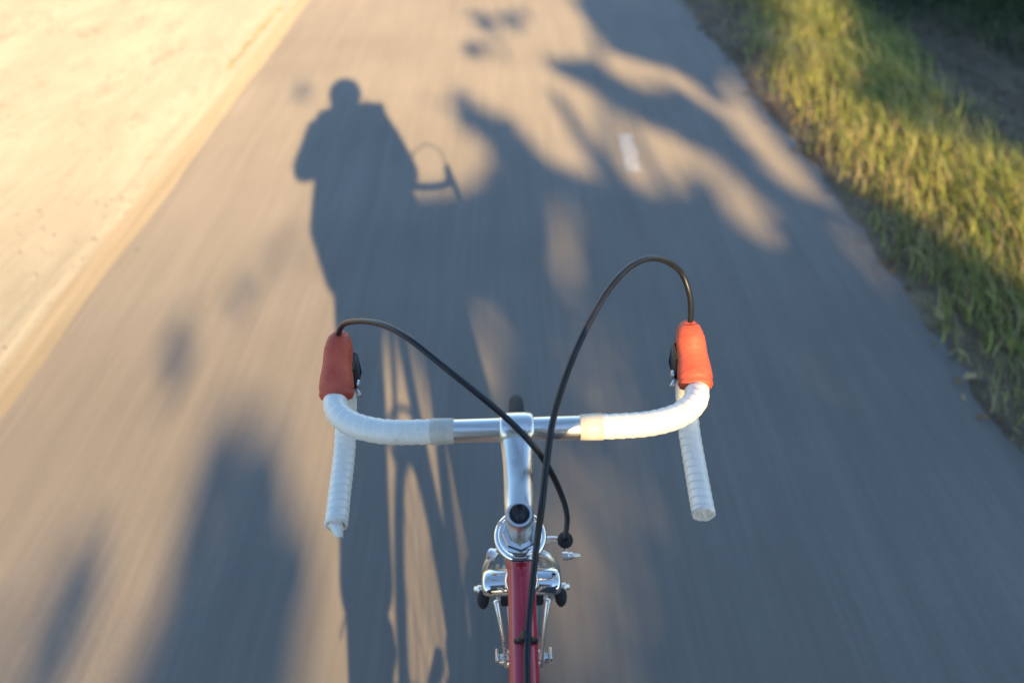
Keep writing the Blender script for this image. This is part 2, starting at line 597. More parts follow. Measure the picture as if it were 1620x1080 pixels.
def blades(name, x, y, z, h, w, lean, ang, cols, mt):
    """curved grass blades: 3 segments each, bent over towards direction ang"""
    n = len(x)
    seg = 4
    face = rng.uniform(0, 2 * np.pi, n)
    rows = []
    for s in range(seg + 1):
        u = s / seg
        ll = lean * u ** 1.6
        px = x + np.cos(ang) * h * np.sin(ll) * u
        py = y + np.sin(ang) * h * np.sin(ll) * u
        pz = z + h * u * np.cos(ll * 0.85)
        ww = w * (1 - u ** 1.7) + 0.0004
        dx = -np.sin(ang) * np.cos(face * 0.35) * ww; dy = np.cos(ang) * ww * np.cos(face * 0.35); dz = np.sin(face) * ww * 0.5
        rows.append(np.stack([px - dx, py - dy, pz - dz], -1))
        rows.append(np.stack([px + dx, py + dy, pz + dz], -1))
    V = np.stack(rows, 1)
    base = (np.arange(n) * 2 * (seg + 1))[:, None]
    Q = np.concatenate([base + np.array([[2 * s, 2 * s + 1, 2 * s + 3, 2 * s + 2]]) for s in range(seg)], 0)
    me = fast_mesh(name, V.reshape(-1, 3), Q)
    set_tint(me, np.repeat(cols, 2 * (seg + 1), 0))
    return link(name, me, mt)

G_GREEN = np.array([0.16, 0.23, 0.055]); G_YEL = np.array([0.46, 0.47, 0.10]); G_STRAW = np.array([0.46, 0.37, 0.19]); G_BROWN = np.array([0.22, 0.135, 0.075])
def grass_cols(n, wg, wy, ws, wb):
    p = np.array([wg, wy, ws, wb], float)
    if p.ndim == 1: p = np.repeat(p[:, None], n, 1)
    p = p / p.sum(0)
    c = np.cumsum(p, 0)
    r_ = rng.random(n)
    k = (r_[None] > c).sum(0).clip(0, 3)
    base = np.stack([G_GREEN, G_YEL, G_STRAW, G_BROWN])[k]
    other = np.stack([G_GREEN, G_YEL, G_STRAW, G_BROWN])[rng.integers(0, 3, n)]
    f_ = rng.random(n)[:, None] * 0.45
    return (base * (1 - f_) + other * f_) * rng.uniform(0.75, 1.2, n)[:, None]

# right verge
n = 250000
x = 1.38 + 4.4 * rng.random(n) ** 1.5
y = rng.uniform(0.3, 9.0, n)
d = x - soil_edge(y)
patch = fbm(x * 2.2, y * 0.9, 51)
dens = np.clip((patch - 0.34) * 3.2, 0.04, 1) * np.clip((d - 0.03) / 0.55 + 0.03, 0, 1) * np.clip(0.35 + 1.5 * fbm(x * 4, y * 2.5, 57), 0.3, 1)
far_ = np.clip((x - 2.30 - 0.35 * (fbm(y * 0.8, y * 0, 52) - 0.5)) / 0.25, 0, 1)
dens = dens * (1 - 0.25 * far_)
ok = (rng.random(n) < dens) & (d > -0.03)
x, y, d, patch, far_ = x[ok], y[ok], d[ok], patch[ok], far_[ok]
n = len(x)
h = rng.uniform(0.05, 0.23, n) * (0.55 + 0.8 * np.clip(d, 0, 0.7)) * (0.6 + 0.8 * fbm(x * 3, y * 2, 53))
lean = rng.uniform(1.0, 1.9, n)
ang = np.pi / 2 + rng.normal(0, 0.28, n) + np.where(rng.random(n) < 0.12, np.pi, 0)
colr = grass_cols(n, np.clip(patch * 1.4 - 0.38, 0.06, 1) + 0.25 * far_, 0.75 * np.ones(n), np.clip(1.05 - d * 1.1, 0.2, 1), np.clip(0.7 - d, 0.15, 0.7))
painted_shade = far_[:, None] * np.clip(0.6 + 0.8 * rng.random(n), 0, 1)[:, None]  # far blades get the verge's deep shade mixed into their colour
colr = colr * (1 - painted_shade) + np.array([0.045, 0.075, 0.038]) * rng.uniform(0.7, 1.3, (n, 1)) * painted_shade
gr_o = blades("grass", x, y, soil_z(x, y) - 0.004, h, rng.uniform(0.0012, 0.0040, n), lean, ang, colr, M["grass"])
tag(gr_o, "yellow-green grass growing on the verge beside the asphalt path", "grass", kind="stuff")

# dry tufts and a thin weedy line along the sandy side
n1, n2 = 5200, 5200
x1 = -1.80 + rng.normal(0, 0.012, n1); y1 = rng.uniform(0.6, 9, n1)
k1 = rng.random(n1) < np.clip((fbm(y1 * 1.6, y1 * 0, 61) - 0.52) * 3, 0.01, 0.35)
cx = rng.uniform(-7, -2.0, 170); cy = rng.uniform(1.0, 9.5, 170)
ci = rng.integers(0, 170, n2)
x2 = cx[ci] + rng.normal(0, 0.05, n2); y2 = cy[ci] + rng.normal(0, 0.12, n2)
x = np.concatenate([x1[k1], x2]); y = np.concatenate([y1[k1], y2])
n = len(x)
h = rng.uniform(0.012, 0.040, n)
cl = grass_cols(n, 0.25, 0.5, 1.0, 0.0)
cl[k1.sum():] = np.array([0.29, 0.265, 0.19]) * rng.uniform(0.8, 1.2, (n - k1.sum(), 1))
gd = blades("dry_grass", x, y, sand_z(x, y) - 0.002, h, rng.uniform(0.001, 0.0022, n), rng.uniform(0.3, 1.5, n),
            np.pi / 2 + rng.normal(0, 0.8, n), cl, M["grass"])
tag(gd, "thin dry grass and weeds on the pale sandy verge", "grass", kind="stuff")

def scatter_bits(name, x, y, z, size, cols, mt, thick=0.35, flat=False):
    """small lumpy pebbles (octahedra) or flat curled leaves (quads)"""
    n = len(x)
    a = rng.uniform(0, 2 * np.pi, n)
    if flat:
        L = size; W = size * rng.uniform(0.4, 0.7, n)
        tilt = rng.normal(0, 0.35, (n, 2))
        loc = np.array([[-1, 0, 0.25], [0, -1, 0], [1, 0, 0.25], [0, 1, 0]])
        P = loc[None] * np.stack([L, W, L], -1)[:, None]
        Q = np.arange(4)[None]
        k = 4
    else:
        loc = np.array([[1, 0, 0], [0, 1, 0], [-1, 0, 0], [0, -1, 0], [0, 0, 1], [0, 0, -1.0]])
        P = loc[None] * size[:, None, None] * rng.uniform(0.65, 1.15, (n, 6, 3)) * np.array([1, 0.8, thick * 2])
        Q = np.array([[0, 1, 4], [1, 2, 4], [2, 3, 4], [3, 0, 4], [1, 0, 5], [2, 1, 5], [3, 2, 5], [0, 3, 5]])
        k = 6
        tilt = rng.normal(0, 0.1, (n, 2))
    ca, sa = np.cos(a)[:, None], np.sin(a)[:, None]
    X = P[..., 0] * ca - P[..., 1] * sa; Y = P[..., 0] * sa + P[..., 1] * ca
    Z = P[..., 2] + X * tilt[:, :1] + Y * tilt[:, 1:]
    V = np.stack([X + x[:, None], Y + y[:, None], Z + z[:, None]], -1).reshape(-1, 3)
    F = (np.arange(n) * k)[:, None, None] + Q[None]
    me = fast_mesh(name, V, F.reshape(-1, Q.shape[1]))
    set_tint(me, np.repeat(cols, k, 0))
    return link(name, me, mt, smooth=False)

n = 6000
x = -1.66 - 5.5 * rng.random(n) ** 1.6; y = rng.uniform(0.5, 9.5, n)
x[:150] = -1.615 + 0.06 * rng.random(150) ** 2.5
cols = np.array([0.31, 0.285, 0.235]) * rng.uniform(0.55, 1.2, (n, 1)) + rng.normal(0, 0.012, (n, 3))
tag(scatter_bits("gravel", x, y, np.where(x > -1.63, 0.0 - 0.002 * x * x, sand_z(x, y)) + 0.001, 0.003 + 0.009 * rng.random(n) ** 3, cols.clip(0.05, 0.8), M["litter"]),
    "small pale stones scattered over the sandy verge", "gravel", kind="stuff")
n = 5200
x = 1.36 + 4.2 * rng.random(n) ** 1.4; y = rng.uniform(0.4, 8.5, n)
ok = x > soil_edge(y) - 0.06 * rng.random(n)
x, y = x[ok], y[ok]; n = len(x)
cols = np.array([[0.22, 0.125, 0.055], [0.30, 0.20, 0.10], [0.13, 0.075, 0.04], [0.36, 0.26, 0.13]])[rng.integers(0, 4, n)] * rng.uniform(0.7, 1.2, (n, 1))
tag(scatter_bits("leaf_litter", x, y, np.maximum(soil_z(x, y), 0.0) + 0.008, 0.006 + 0.022 * rng.random(n) ** 2, cols, M["litter"], flat=True),
    "brown dead leaves lying on the soil of the grassy verge", "leaves", kind="stuff")

# ------------------------------------------------------------------ roadside trees behind the rider
POLY = dict(
 A=([(0.54, 5.99), (0.69, 4.88), (0.85, 4.55), (1.02, 4.37), (1.16, 3.94), (1.31, 4.34), (1.39, 4.95), (1.8, 7.1), (0.56, 7.27)], .95),
 B=([(0.25, 4.61), (0.53, 4.58), (0.74, 4.07), (0.94, 3.96), (1.13, 3.67), (1.21, 3.13), (1.24, 2.64), (1.13, 2.39), (1.12, 2.82), (1.05, 3.21), (0.9, 3.4), (0.77, 3.57), (0.6, 3.85), (0.46, 4.25)], .9),
 C=([(-0.62, 2.20), (-0.50, 2.62), (-0.36, 2.74), (-0.19, 2.76), (-0.14, 2.96), (-0.05, 3.15), (-0.01, 3.59), (0.08, 3.35), (0.17, 3.13), (0.35, 3.12), (0.46, 2.98), (0.56, 2.85), (0.7, 2.67), (0.90, 2.89), (0.93, 2.66), (0.97, 2.42), (1.02, 2.26), (1.09, 2.22), (1.16, 2.36), (1.21, 2.64), (1.32, 2.63), (1.35, 1.89), (1.9, 1.3), (2.0, 0.0), (-0.1, 0.0), (-0.15, 1.36), (-0.26, 1.9), (-0.5, 1.9)], 1.0),
 F=([(-0.38, 4.07), (-0.23, 3.91), (-0.01, 3.63), (0.07, 3.28), (-0.08, 3.22), (-0.25, 3.65)], .7),
 D=([(-0.95, 1.5), (-0.78, 1.39), (-0.68, 1.24), (-0.58, 0.96), (-0.54, 0.2), (-0.91, 0.2), (-0.91, 0.97)], .8),
 E=([(-1.29, 2.13), (-1.15, 1.97), (-1.01, 1.61), (-1.07, 1.4), (-1.19, 1.53)], .16),
 G=([(-1.27, 1.08), (-1.12, 0.95), (-1.02, 0.2), (-1.4, 0.2), (-1.29, 0.93)], .6),
)
VLIT = [(2.33, 6.56), (2.62, 6.52), (2.16, 4.72), (2.30, 4.03), (2.28, 3.49), (2.45, 2.80), (2.1, 1.75), (1.80, 1.75), (1.70, 2.3), (1.62, 2.70), (1.45, 2.90), (1.44, 3.48), (1.46, 4.32)]
LIGHT = [(0.25, 2.47, .075, .36, 1.0), (-0.07, 1.80, .095, .30, 1.0), (0.30, 1.66, .13, .24, .65), (0.24, 1.12, .21, .32, .68), (0.15, .76, .18, .26, .75), (1.0, 1.35, .14, .3, .25)]
DARK = [(-1.06, 2.42, .14, .5, .05), (-1.25, 4.14, .08, .4, .14), (.01, 5.53, .2, .22, .4), (-.17, 4.97, .13, .2, .3)]
def inside(poly, x, y):
    c = np.zeros(len(x), bool)
    j = len(poly) - 1
    for i in range(len(poly)):
        xi, yi = poly[i]; xj, yj = poly[j]
        hit = ((yi > y) != (yj > y)) & (x < (xj - xi) * (y - yi) / (yj - yi + 1e-12) + xi)
        c ^= hit
        j = i
    return c
def canopy(x, y):
    """how closely the leaves stand between the sun and ground point x, y"""
    x0_, y0_ = x, y
    x = x + 0.20 * (fbm(x0_ * 3.0, y0_ * 1.2, 74) - 0.5); y = y + 0.55 * (fbm(x0_ * 3.0, y0_ * 1.2, 75) - 0.5)
    s = np.zeros(len(x))
    for p, w in POLY.values():
        s = np.maximum(s, inside(p, x, y) * w)
    for (cx_, cy_, a, b_, w) in LIGHT:
        q = ((x - cx_) / a) ** 2 + ((y - cy_) / b_) ** 2
        s = s * (1 - w * np.clip(1.4 - q, 0, 1))
    for (cx_, cy_, a, b_, w) in DARK:
        q = ((x - cx_) / a) ** 2 + ((y - cy_) / b_) ** 2
        s = np.maximum(s, w * np.clip(1.5 - q, 0, 1))
    s = np.clip(s * (0.22 + 1.0 * fbm(x0_ * 5.5, y0_ * 2.2, 76) + 0.62 * fbm(x0_ * 11, y0_ * 4.5, 78)), 0, 1)
    verge = x > 1.40
    lit = inside(VLIT, x, y)
    dap = fbm(x * 2.0, y * 0.8, 71)
    s = np.where(verge & ~lit, np.where((dap > 0.40) | (x > 2.3), 1.0, 0.35), s)
    s = np.where(verge & lit, np.where(dap > 0.66, 0.5, 0.0), s)
    s = np.where(y < 0.2, np.where(fbm(x * 1.5, y * 0.6, 72) > 0.42, 0.9, 0.2), s)
    s = np.where((x < -1.5) & (y > 0.0), 0, s)
    s = np.where((y > 7.2) & (x < 1.3), 0.15 * (fbm(x * 2, y, 73) > 0.55), s)
    return s

TREES = [  # base, crown centre, crown radii, leaf candidates, label
    ((4.3, -13.8, 0), (3.6, -13.4, 6.0), (3.2, 3.6, 2.4), 70000, "broadleaf roadside tree farthest behind the rider, casting shade on the lower path"),
    ((3.3, -9.2, 0), (2.9, -9.0, 5.1), (3.1, 3.4, 2.3), 70000, "leafy roadside tree reaching over the path behind the rider, casting the dappled shade"),
    ((5.9, -7.6, 0), (5.5, -7.4, 4.6), (2.7, 3.0, 2.1), 70000, "broadleaf tree on the grassy side behind the rider, shading the verge"),
    ((8.4, -11.0, 0), (8.0, -10.8, 5.4), (3.0, 3.2, 2.4), 50000, "outermost broadleaf tree behind the rider, deep in the grassy verge"),
]
for (base, cc, cr, nl, lab) in TREES:
    root = empty("roadside_tree", base)
    tag(root, lab, "tree", "trees along the path behind the rider")
    base = Vector(base); cc = Vector(cc)
    q = rng.normal(0, 1, (nl, 3)); q /= np.linalg.norm(q, axis=1)[:, None]
    q *= rng.random(nl)[:, None] ** (1 / 2.4)
    P = q * np.array(cr) + np.array(cc)
    edge = np.linalg.norm(q, axis=1) > 0.72 + 0.5 * (fbm(P[:, 0] * 0.8 + P[:, 2], P[:, 1] * 0.8, 81) - 0.1)
    tt = P[:, 2] / -S.z
    gx = P[:, 0] + S.x * tt; gy = P[:, 1] + S.y * tt
    keep = (rng.random(nl) < np.clip(-np.log(1 - 0.97 * canopy(gx, gy)) / 5.5, 0, 1)) & ~edge
    P = P[keep]; nk = len(P)
    L = rng.uniform(0.045, 0.075, nl)[:nk]; W = L * rng.uniform(0.55, 0.75, nk)
    a = rng.normal(0, 1, (nk, 3)); a /= np.linalg.norm(a, axis=1)[:, None]
    b_ = np.cross(a, rng.normal(0, 1, (nk, 3))); b_ /= np.linalg.norm(b_, axis=1)[:, None]
    nrm = np.cross(a, b_)
    V = np.stack([P - a * L[:, None], P - b_ * W[:, None] + nrm * 0.008, P + a * L[:, None] - nrm * 0.006, P + b_ * W[:, None] + nrm * 0.008], 1).reshape(-1, 3)
    me = fast_mesh("crown", V, np.arange(nk * 4).reshape(-1, 4))
    cols = (np.array([0.055, 0.095, 0.022]) * rng.uniform(0.6, 1.3, (nk, 1)) + np.array([0.05, 0.03, 0.0]) * rng.random((nk, 1)) ** 2)
    set_tint(me, np.repeat(cols, 4, 0))
    link("crown", me, M["leaf"], root, smooth=False)
    mb = MB()
    top = cc + Vector((0, 0, cr[2] * 0.1))
    tp = catmull([base, base.lerp(cc, 0.35) + Vector((0.1, 0.05, 0)), cc + Vector((0, 0, -cr[2] * 0.4)), top], 6)
    sweep(mb, tp, interp([0.17, 0.13, 0.11, 0.07, 0.025], len(tp)), 10)
    mb.build("trunk", M["bark"], root)
    for k in range(6):
        u = 0.42 + 0.5 * k / 6
        st_ = tp[int(u * (len(tp) - 1))]
        an = k * 2.4 + random.random()
        en = cc + Vector((math.cos(an) * cr[0] * 0.42, math.sin(an) * cr[1] * 0.42, (u - 0.55) * cr[2] * 1.6))
        mid = st_.lerp(en, 0.5) + Vector((0, 0, 0.25))
        bp = catmull([st_, mid, en], 5)
        mb = MB(); sweep(mb, bp, interp([0.035, 0.018, 0.005], len(bp)), 6)
        mb.build("limb", M["bark"], root)

# low shrubs in the deep shade at the far side of the verge
SHRUBS = [((3.15, 5.55), 0.30, "low dark shrub nearest the path at the shaded edge of the verge"),
          ((3.75, 5.0), 0.36, "low dark shrub in front of the other shaded shrubs"),
          ((4.3, 5.9), 0.50, "taller dark shrub behind the other shaded shrubs")]
for (sxy, sr, lab) in SHRUBS:
    bz = float(soil_z(np.array([sxy[0]]), np.array([sxy[1]]))[0])
    root = empty("shrub", (sxy[0], sxy[1], bz))
    tag(root, lab, "shrub", "shrubs on the shaded verge")
    nl = 2600
    q = rng.normal(0, 1, (nl, 3)); q /= np.linalg.norm(q, axis=1)[:, None]
    q *= rng.random(nl)[:, None] ** 0.45
    q *= (0.7 + 0.6 * fbm(q[:, 0] * 2 + 9, q[:, 1] * 2 + q[:, 2], 91))[:, None]
    P = q * np.array([sr, sr * 1.15, sr * 0.7]) + np.array([sxy[0], sxy[1], bz + sr * 0.6])
    P[:, 2] = np.maximum(P[:, 2], bz + 0.01)
    L = rng.uniform(0.015, 0.03, nl); W = L * 0.55
    a = rng.normal(0, 1, (nl, 3)); a /= np.linalg.norm(a, axis=1)[:, None]
    b_ = np.cross(a, rng.normal(0, 1, (nl, 3))); b_ /= np.linalg.norm(b_, axis=1)[:, None]
    V = np.stack([P - a * L[:, None], P - b_ * W[:, None], P + a * L[:, None], P + b_ * W[:, None]], 1).reshape(-1, 3)
    me = fast_mesh("foliage", V, np.arange(nl * 4).reshape(-1, 4))
    cols = np.array([0.05, 0.075, 0.028]) * rng.uniform(0.6, 1.5, (nl, 1))
    set_tint(me, np.repeat(cols, 4, 0))
    link("foliage", me, M["leaf"], root, smooth=False)
    for k in range(6):
        an = k * 1.05 + random.random() * 0.4
        mb = MB()
        p0 = Vector((sxy[0] + 0.02 * math.cos(an), sxy[1] + 0.02 * math.sin(an), bz - 0.01))
        p2 = Vector((sxy[0] + sr * 0.6 * math.cos(an), sxy[1] + sr * 0.6 * math.sin(an), bz + sr * 0.9))
        sweep(mb, catmull([p0, p0.lerp(p2, 0.5) + Vector((0, 0, 0.05)), p2], 4), [0.008, 0.006, 0.003], 6)
        mb.build("stem", M["bark"], root)

# ------------------------------------------------------------------ the bicycle
bike = empty("bicycle", (0.0, 0.16, 0.0))
tag(bike, "red road bicycle with white-taped drop handlebar and orange-red brake hoods", "bicycle")
AXD = Vector((0, -0.312, 0.95)).normalized()            # steering axis, upwards
AX0 = Vector((0.0, 0.405, 0.965))                       # a point on it
def onaxis(z): return AX0 + AXD * ((z - AX0.z) / AXD.z)
WR = 0.345
HUB_F = Vector((0, 0.72, WR)); HUB_R = Vector((0, -0.36, WR)); BB = Vector((0, 0.06, 0.27))

# handlebar -----------------------------------------------------
half = [(0.0, .5, 1.0), (.05, .5, 1.0), (.11, .5005, 1.0), (.145, .504, .999), (.175, .516, .997), (.196, .536, .994), (.2055, .560, .989),
        (.2075, .585, .980), (.209, .606, .962), (.213, .616, .935), (.2165, .610, .906), (.2185, .591, .884), (.2185, .562, .873), (.217, .528, .869), (.2135, .480, .868)]
def barpath(s, i0=0, n=10):
    return catmull([(s * p[0], p[1], p[2]) for p in half[i0:]], n)
mb = MB()
full = barpath(-1, 0, 8)[::-1] + barpath(1, 0, 8)[1:]
sweep(mb, full, 0.0119, 18)
# thicker centre sleeve
sweep(mb, [(-.085, .5, 1.0), (-.07, .5, 1.0), (0, .5, 1.0), (.07, .5, 1.0), (.085, .5, 1.0)], [.0121, .0127, .0128, .0127, .0121], 28)
bar = mb.build("handlebar", M["alloy"], bike)
for s in (-1, 1):
    pts = barpath(s, 0, 26)
    # resample evenly from x = 0.086 on
    acc = [0.0]
    for i in range(1, len(pts)): acc.append(acc[-1] + (pts[i] - pts[i - 1]).length)
    tot = acc[-1]
    start = 0.086
    step = 0.0008
    m_ = int((tot - start) / step)
    ev = []
    j = 0
    for k in range(m_ + 1):
        d_ = start + (tot - start) * k / m_
        while j < len(acc) - 2 and acc[j + 1] < d_: j += 1
        u = (d_ - acc[j]) / (acc[j + 1] - acc[j])
        ev.append(pts[j].lerp(pts[j + 1], u))
    pitch = 0.0110
    ph0 = random.random()
    def tw(i, a, s=s):
        ph = (i * step / pitch + s * a / (2 * math.pi) + ph0 + 0.06 * math.sin(i * 0.018)) % 1.0
        edge = 1.0 + 0.062 * ph if ph < 0.93 else 1.0 + 0.062 * 0.93 * (1 - (ph - 0.93) / 0.07) - 0.02 * math.sin(math.pi * (ph - 0.93) / 0.07)
        return edge + 0.008 * math.sin(3 * a + i * 0.055)
    mb = MB()
    sweep(mb, ev, 0.0131, 26, caps=True, twist=tw)
    tp = mb.build("bar_tape", M["tape"], bar)
    # finishing tape at the inner end
    mb = MB()
    x0 = 0.0665
    sweep(mb, [(s * x0, .5, 1.0), (s * (x0 + .0005), .5, 1.0), (s * (x0 + .012), .5002, 1.0), (s * (x0 + .024), .5003, 1.0), (s * (x0 + .0245), .5003, 1.0)],
          [.0131, .0138, .0142, .0144, .0137], 26, twist=lambda i, a: 1 + 0.012 * math.sin(2 * a + i))
    mb.build("finishing_tape", M["cream"], bar)
    # crumpled tape tucked into the open bar end
    e = Vector((s * .2135, .480, .868)); dr = (Vector(half[-1]) - Vector(half[-2])); dr = Vector((s * dr.x, dr.y, dr.z)).normalized()
    mb = MB()
    prof = [(0.0, 0.0134), (0.0025, 0.0132), (0.003, 0.0112), (0.0005, 0.0095), (0.0035, 0.0070), (0.001, 0.005), (0.003, 0.002), (0.003, 0.0)]
    lathe(mb, prof, e - dr * 0.001, dr, 22)
    mb.v = [tuple(Vector(p) + Vector((random.uniform(-1, 1), random.uniform(-1, 1), random.uniform(-1, 1))) * 0.0007) for p in mb.v]
    mb.build("end_plug", M["tape"], bar)
    if s < 0:       # loose torn flap at the end of the left drop
        mb = MB()
        vv, ff = [], []
        for i in range(5):
            for k in range(4):
                a = -0.3 + 0.5 * k
                vv.append(e + dr * (0.001 + 0.0035 * i) + Vector(((-0.0095 + 0.0060 * k) * (1 - 0.14 * i) + 0.0012 * i, 0, 0.006 - 0.0022 * i - 0.0012 * (k - 1.5) ** 2 + 0.0006 * ((i * 3 + k * 5) % 3))))
        for i in range(4):
            for k in range(3):
                q_ = i * 4 + k
                ff.append((q_, q_ + 1, q_ + 5, q_ + 4))
        mb.add(vv, ff)
        fl = mb.build("tape_flap", M["tape"], bar)
        md = fl.modifiers.new("thick", 'SOLIDIFY'); md.thickness = 0.0006

# brake levers --------------------------------------------------
for s in (-1, 1):
    mb = MB()   # metal lever body inside the hood
    pth_ = catmull([(s * .2072, .583, .990), (s * .2065, .606, 1.005), (s * .205, .624, 1.02)], 6)
    sweep(mb, pth_, [.011, .011, .009], 14)
    body = mb.build("brake_lever", M["steel"], bike)
    mb = MB()   # rubber hood: wide where it grips the bar, waisted, then a horn
    pts = [(s * .2060, .568, .986), (s * .2065, .577, .9925), (s * .2068, .589, 1.000), (s * .2066, .601, 1.0080), (s * .2058, .612, 1.0165), (s * .2050, .621, 1.0245), (s * .2046, .627, 1.0305), (s * .2045, .629, 1.0335)]
    pp = catmull(pts, 6)
    ra = interp([.0165, .0188, .0182, .0168, .0172, .0160, .0128, .0088], len(pp))
    rb = interp([.0180, .0202, .0188, .0168, .0168, .0150, .0118, .0082], len(pp))
    sweep(mb, pp, ra, 24, r2=rb, up=(0, -0.6, 0.8), dome=0.003,
          twist=lambda i, a: 1 + 0.03 * math.sin(5 * a) * (1 if i < 8 else 0.2) + (0.05 if i in (2, 3) else -0.03 if i in (5, 6) else 0) + (0.03 if i in (26, 27) else 0))
    # the side skirt that reaches down over the pivot
    ellipsoid(mb, (s * .2055, .608, .996), (.0130, .022, .022), 18, 12)
    mb.build("hood", M["hood"], body)
    mb = MB()   # lever blade sweeping down in front of the drop, splayed inwards
    bp = catmull([(s * .2055, .620, 1.006), (s * .2065, .634, .994), (s * .2085, .642, .975), (s * .2115, .645, .948), (s * .2145, .642, .920), (s * .217, .634, .890), (s * .218, .630, .872)], 6)
    sweep(mb, bp, [.0045, .0060, .0065, .0065, .0065, .006, .004], 12, r2=[.008, .0095, .010, .0095, .009, .008, .005], up=(0, 1, 0), dome=0.002)
    mb.build("lever_blade", M["dullmetal"], body)
    mb = MB()   # pivot block with bolt on the inner side
    box(mb, (s * .1925, .612, .988), (.010, .034, .034), bev=0.3)
    mb.build("pivot", M["black"], body)
    mb = MB()
    lathe(mb, [(0, .0050), (.002, .0050), (.0028, .0035)], (s * .1878, .600, .978), (-s, 0, 0), 12)
    sweep(mb, [(s * .1905, .594, .976), (s * .1860, .590, .970), (s * .1835, .589, .968)], [.003, .0028, .0018], 8)
    mb.build("pivot_bolt", M["dullmetal"], body)

# stem ----------------------------------------------------------
mb = MB()
qt = onaxis(0.998)
ext = catmull([qt + AXD * -0.014, qt + AXD * -0.013 + Vector((0, .022, 0.0015)), Vector((0, .455, .9885)), Vector((0, .484, .996))], 8)
sweep(mb, ext, interp([.0128, .0132, .0128, .0135, .0150], len(ext)), 22, r2=interp([.0140, .0148, .0150, .0158, .0176], len(ext)), up=(0, 0, 1))
lathe(mb, [(-.0178, .0145), (-.0174, .0160), (-.0150, .0174), (-.009, .0180), (0, .0182), (.009, .0180), (.0150, .0174), (.0174, .0160), (.0178, .0145)], (0, .5, 1.0), (1, 0, 0), 32)
# binder boss under and in front of the clamp
box(mb, (0, .511, .982), (.022, .018, .018), bev=0.25)
stem = mb.build("stem", M["alloy"], bike, sharp=50)
mb = MB()
lathe(mb, [(0.020, .0), (0.014, .0085), (-.020, .0088), (-.0205, .0085)], qt - AXD * 0.016, -AXD, 24)     # bolt recess (dark bottom)
# quill: upright column with an open top
prof = [(-.085, .0111), (-.028, .0111), (-.024, .0126), (-.006, .0132), (-.001, .0130), (.001, .0122), (.001, .0100), (-.001, .0093), (-.018, .0090), (-.019, .0)]
mb = MB()
lathe(mb, prof, qt, AXD, 30)
quill = mb.build("quill", M["alloy"], stem, sharp=60)
mb = MB()
lathe(mb, [(-.0185, .0), (-.0185, .0089), (-.002, .0091), (-.0008, .0096)], qt, AXD, 24)
mb.build("bolt_recess", M["black"], stem)
mb = MB()
lathe(mb, [(-.0185, .006), (-.014, .006), (-.0135, .0052)], qt, AXD, 6)
mb.build("bolt", M["steel"], stem)
mb = MB()
lathe(mb, [(-.012, .0045), (.012, .0045), (.0125, .003)], (0, .514, .980), (1, 0, 0), 12)
mb.build("clamp_bolt", M["steel"], stem)

# headset -------------------------------------------------------
hs = onaxis(0.925)
mb = MB()
lathe(mb, [(-.012, .0175), (-.011, .0205), (-.004, .0225), (-.001, .0262), (.002, .0275), (.0045, .0268), (.006, .0235), (.0062, .0215)], hs, AXD, 40)
head = mb.build("headset", M["chrome"], bike, sharp=50)
mb = MB()
lathe(mb, [(.005, .0222), (.0075, .0228), (.009, .0215), (.0095, .0165)], hs, AXD, 36)
mb.build("washer", M["chrome"], head, sharp=50)
mb = MB()
lathe(mb, [(.009, .0185), (.016, .0190), (.0175, .0178), (.018, .0130), (.0165, .0118)], hs, AXD, 8)
mb.build("locknut", M["chrome"], head, smooth=False)

# frame ---------------------------------------------------------
mb = MB(); sweep(mb, [onaxis(.722), onaxis(.915)], .0172, 24); ht = mb.build("head_tube", M["red"], bike)
mb = MB()
lathe(mb, [(-.012, .0172), (-.010, .0196), (.004, .0196), (.006, .0172)], onaxis(.908), AXD, 28)
mb.build("lug", M["red"], ht)
mb = MB()
lathe(mb, [(-.006, .0172), (-.004, .0196), (.010, .0196), (.012, .0172)], onaxis(.728), AXD, 28)
mb.build("lug", M["red"], ht)
tt0 = onaxis(.897) + Vector((0, 0, 0)); ST0 = Vector((0, -0.135, .895))
mb = MB(); sweep(mb, [tt0, tt0.lerp(ST0, .03), tt0.lerp(ST0, .5), ST0], .0143, 26); tt_o = mb.build("top_tube", M["red"], bike)
mb = MB()
# pointed lug sleeve round the front of the top tube
n_ = 26
vv, ff = [], []
d_ = (ST0 - tt0).normalized()
for i in range(6):
    for k in range(n_):
        a = 2 * math.pi * k / n_
        ln = 0.030 + 0.016 * abs(math.cos(a)) ** 3
        r_ = 0.0156 if i < 5 else 0.0145
        vv.append(tt0 + d_ * (0.012 + (ln - 0.012) * min(i, 5) / 5) + Vector((math.sin(a) * r_, 0, math.cos(a) * r_)))
for i in range(5):
    for k in range(n_):
        ff.append((i * n_ + k, i * n_ + (k + 1) % n_, (i + 1) * n_ + (k + 1) % n_, (i + 1) * n_ + k))
mb.add(vv, ff); mb.build("lug", M["red"], tt_o)
dt0 = onaxis(.738)
mb = MB(); sweep(mb, [dt0, dt0.lerp(BB, .5), BB], .0143, 22); dt_o = mb.build("down_tube", M["red"], bike)
stt = BB + (ST0 - BB) * 1.03
mb = MB(); sweep(mb, [BB, BB.lerp(stt, .5), stt], .0143, 20); mb.build("seat_tube", M["red"], bike)
mb = MB(); lathe(mb, [(-.036, .018), (-.036, .021), (.036, .021), (.036, .018)], BB, (1, 0, 0), 24); mb.build("bottom_bracket", M["red"], bike)
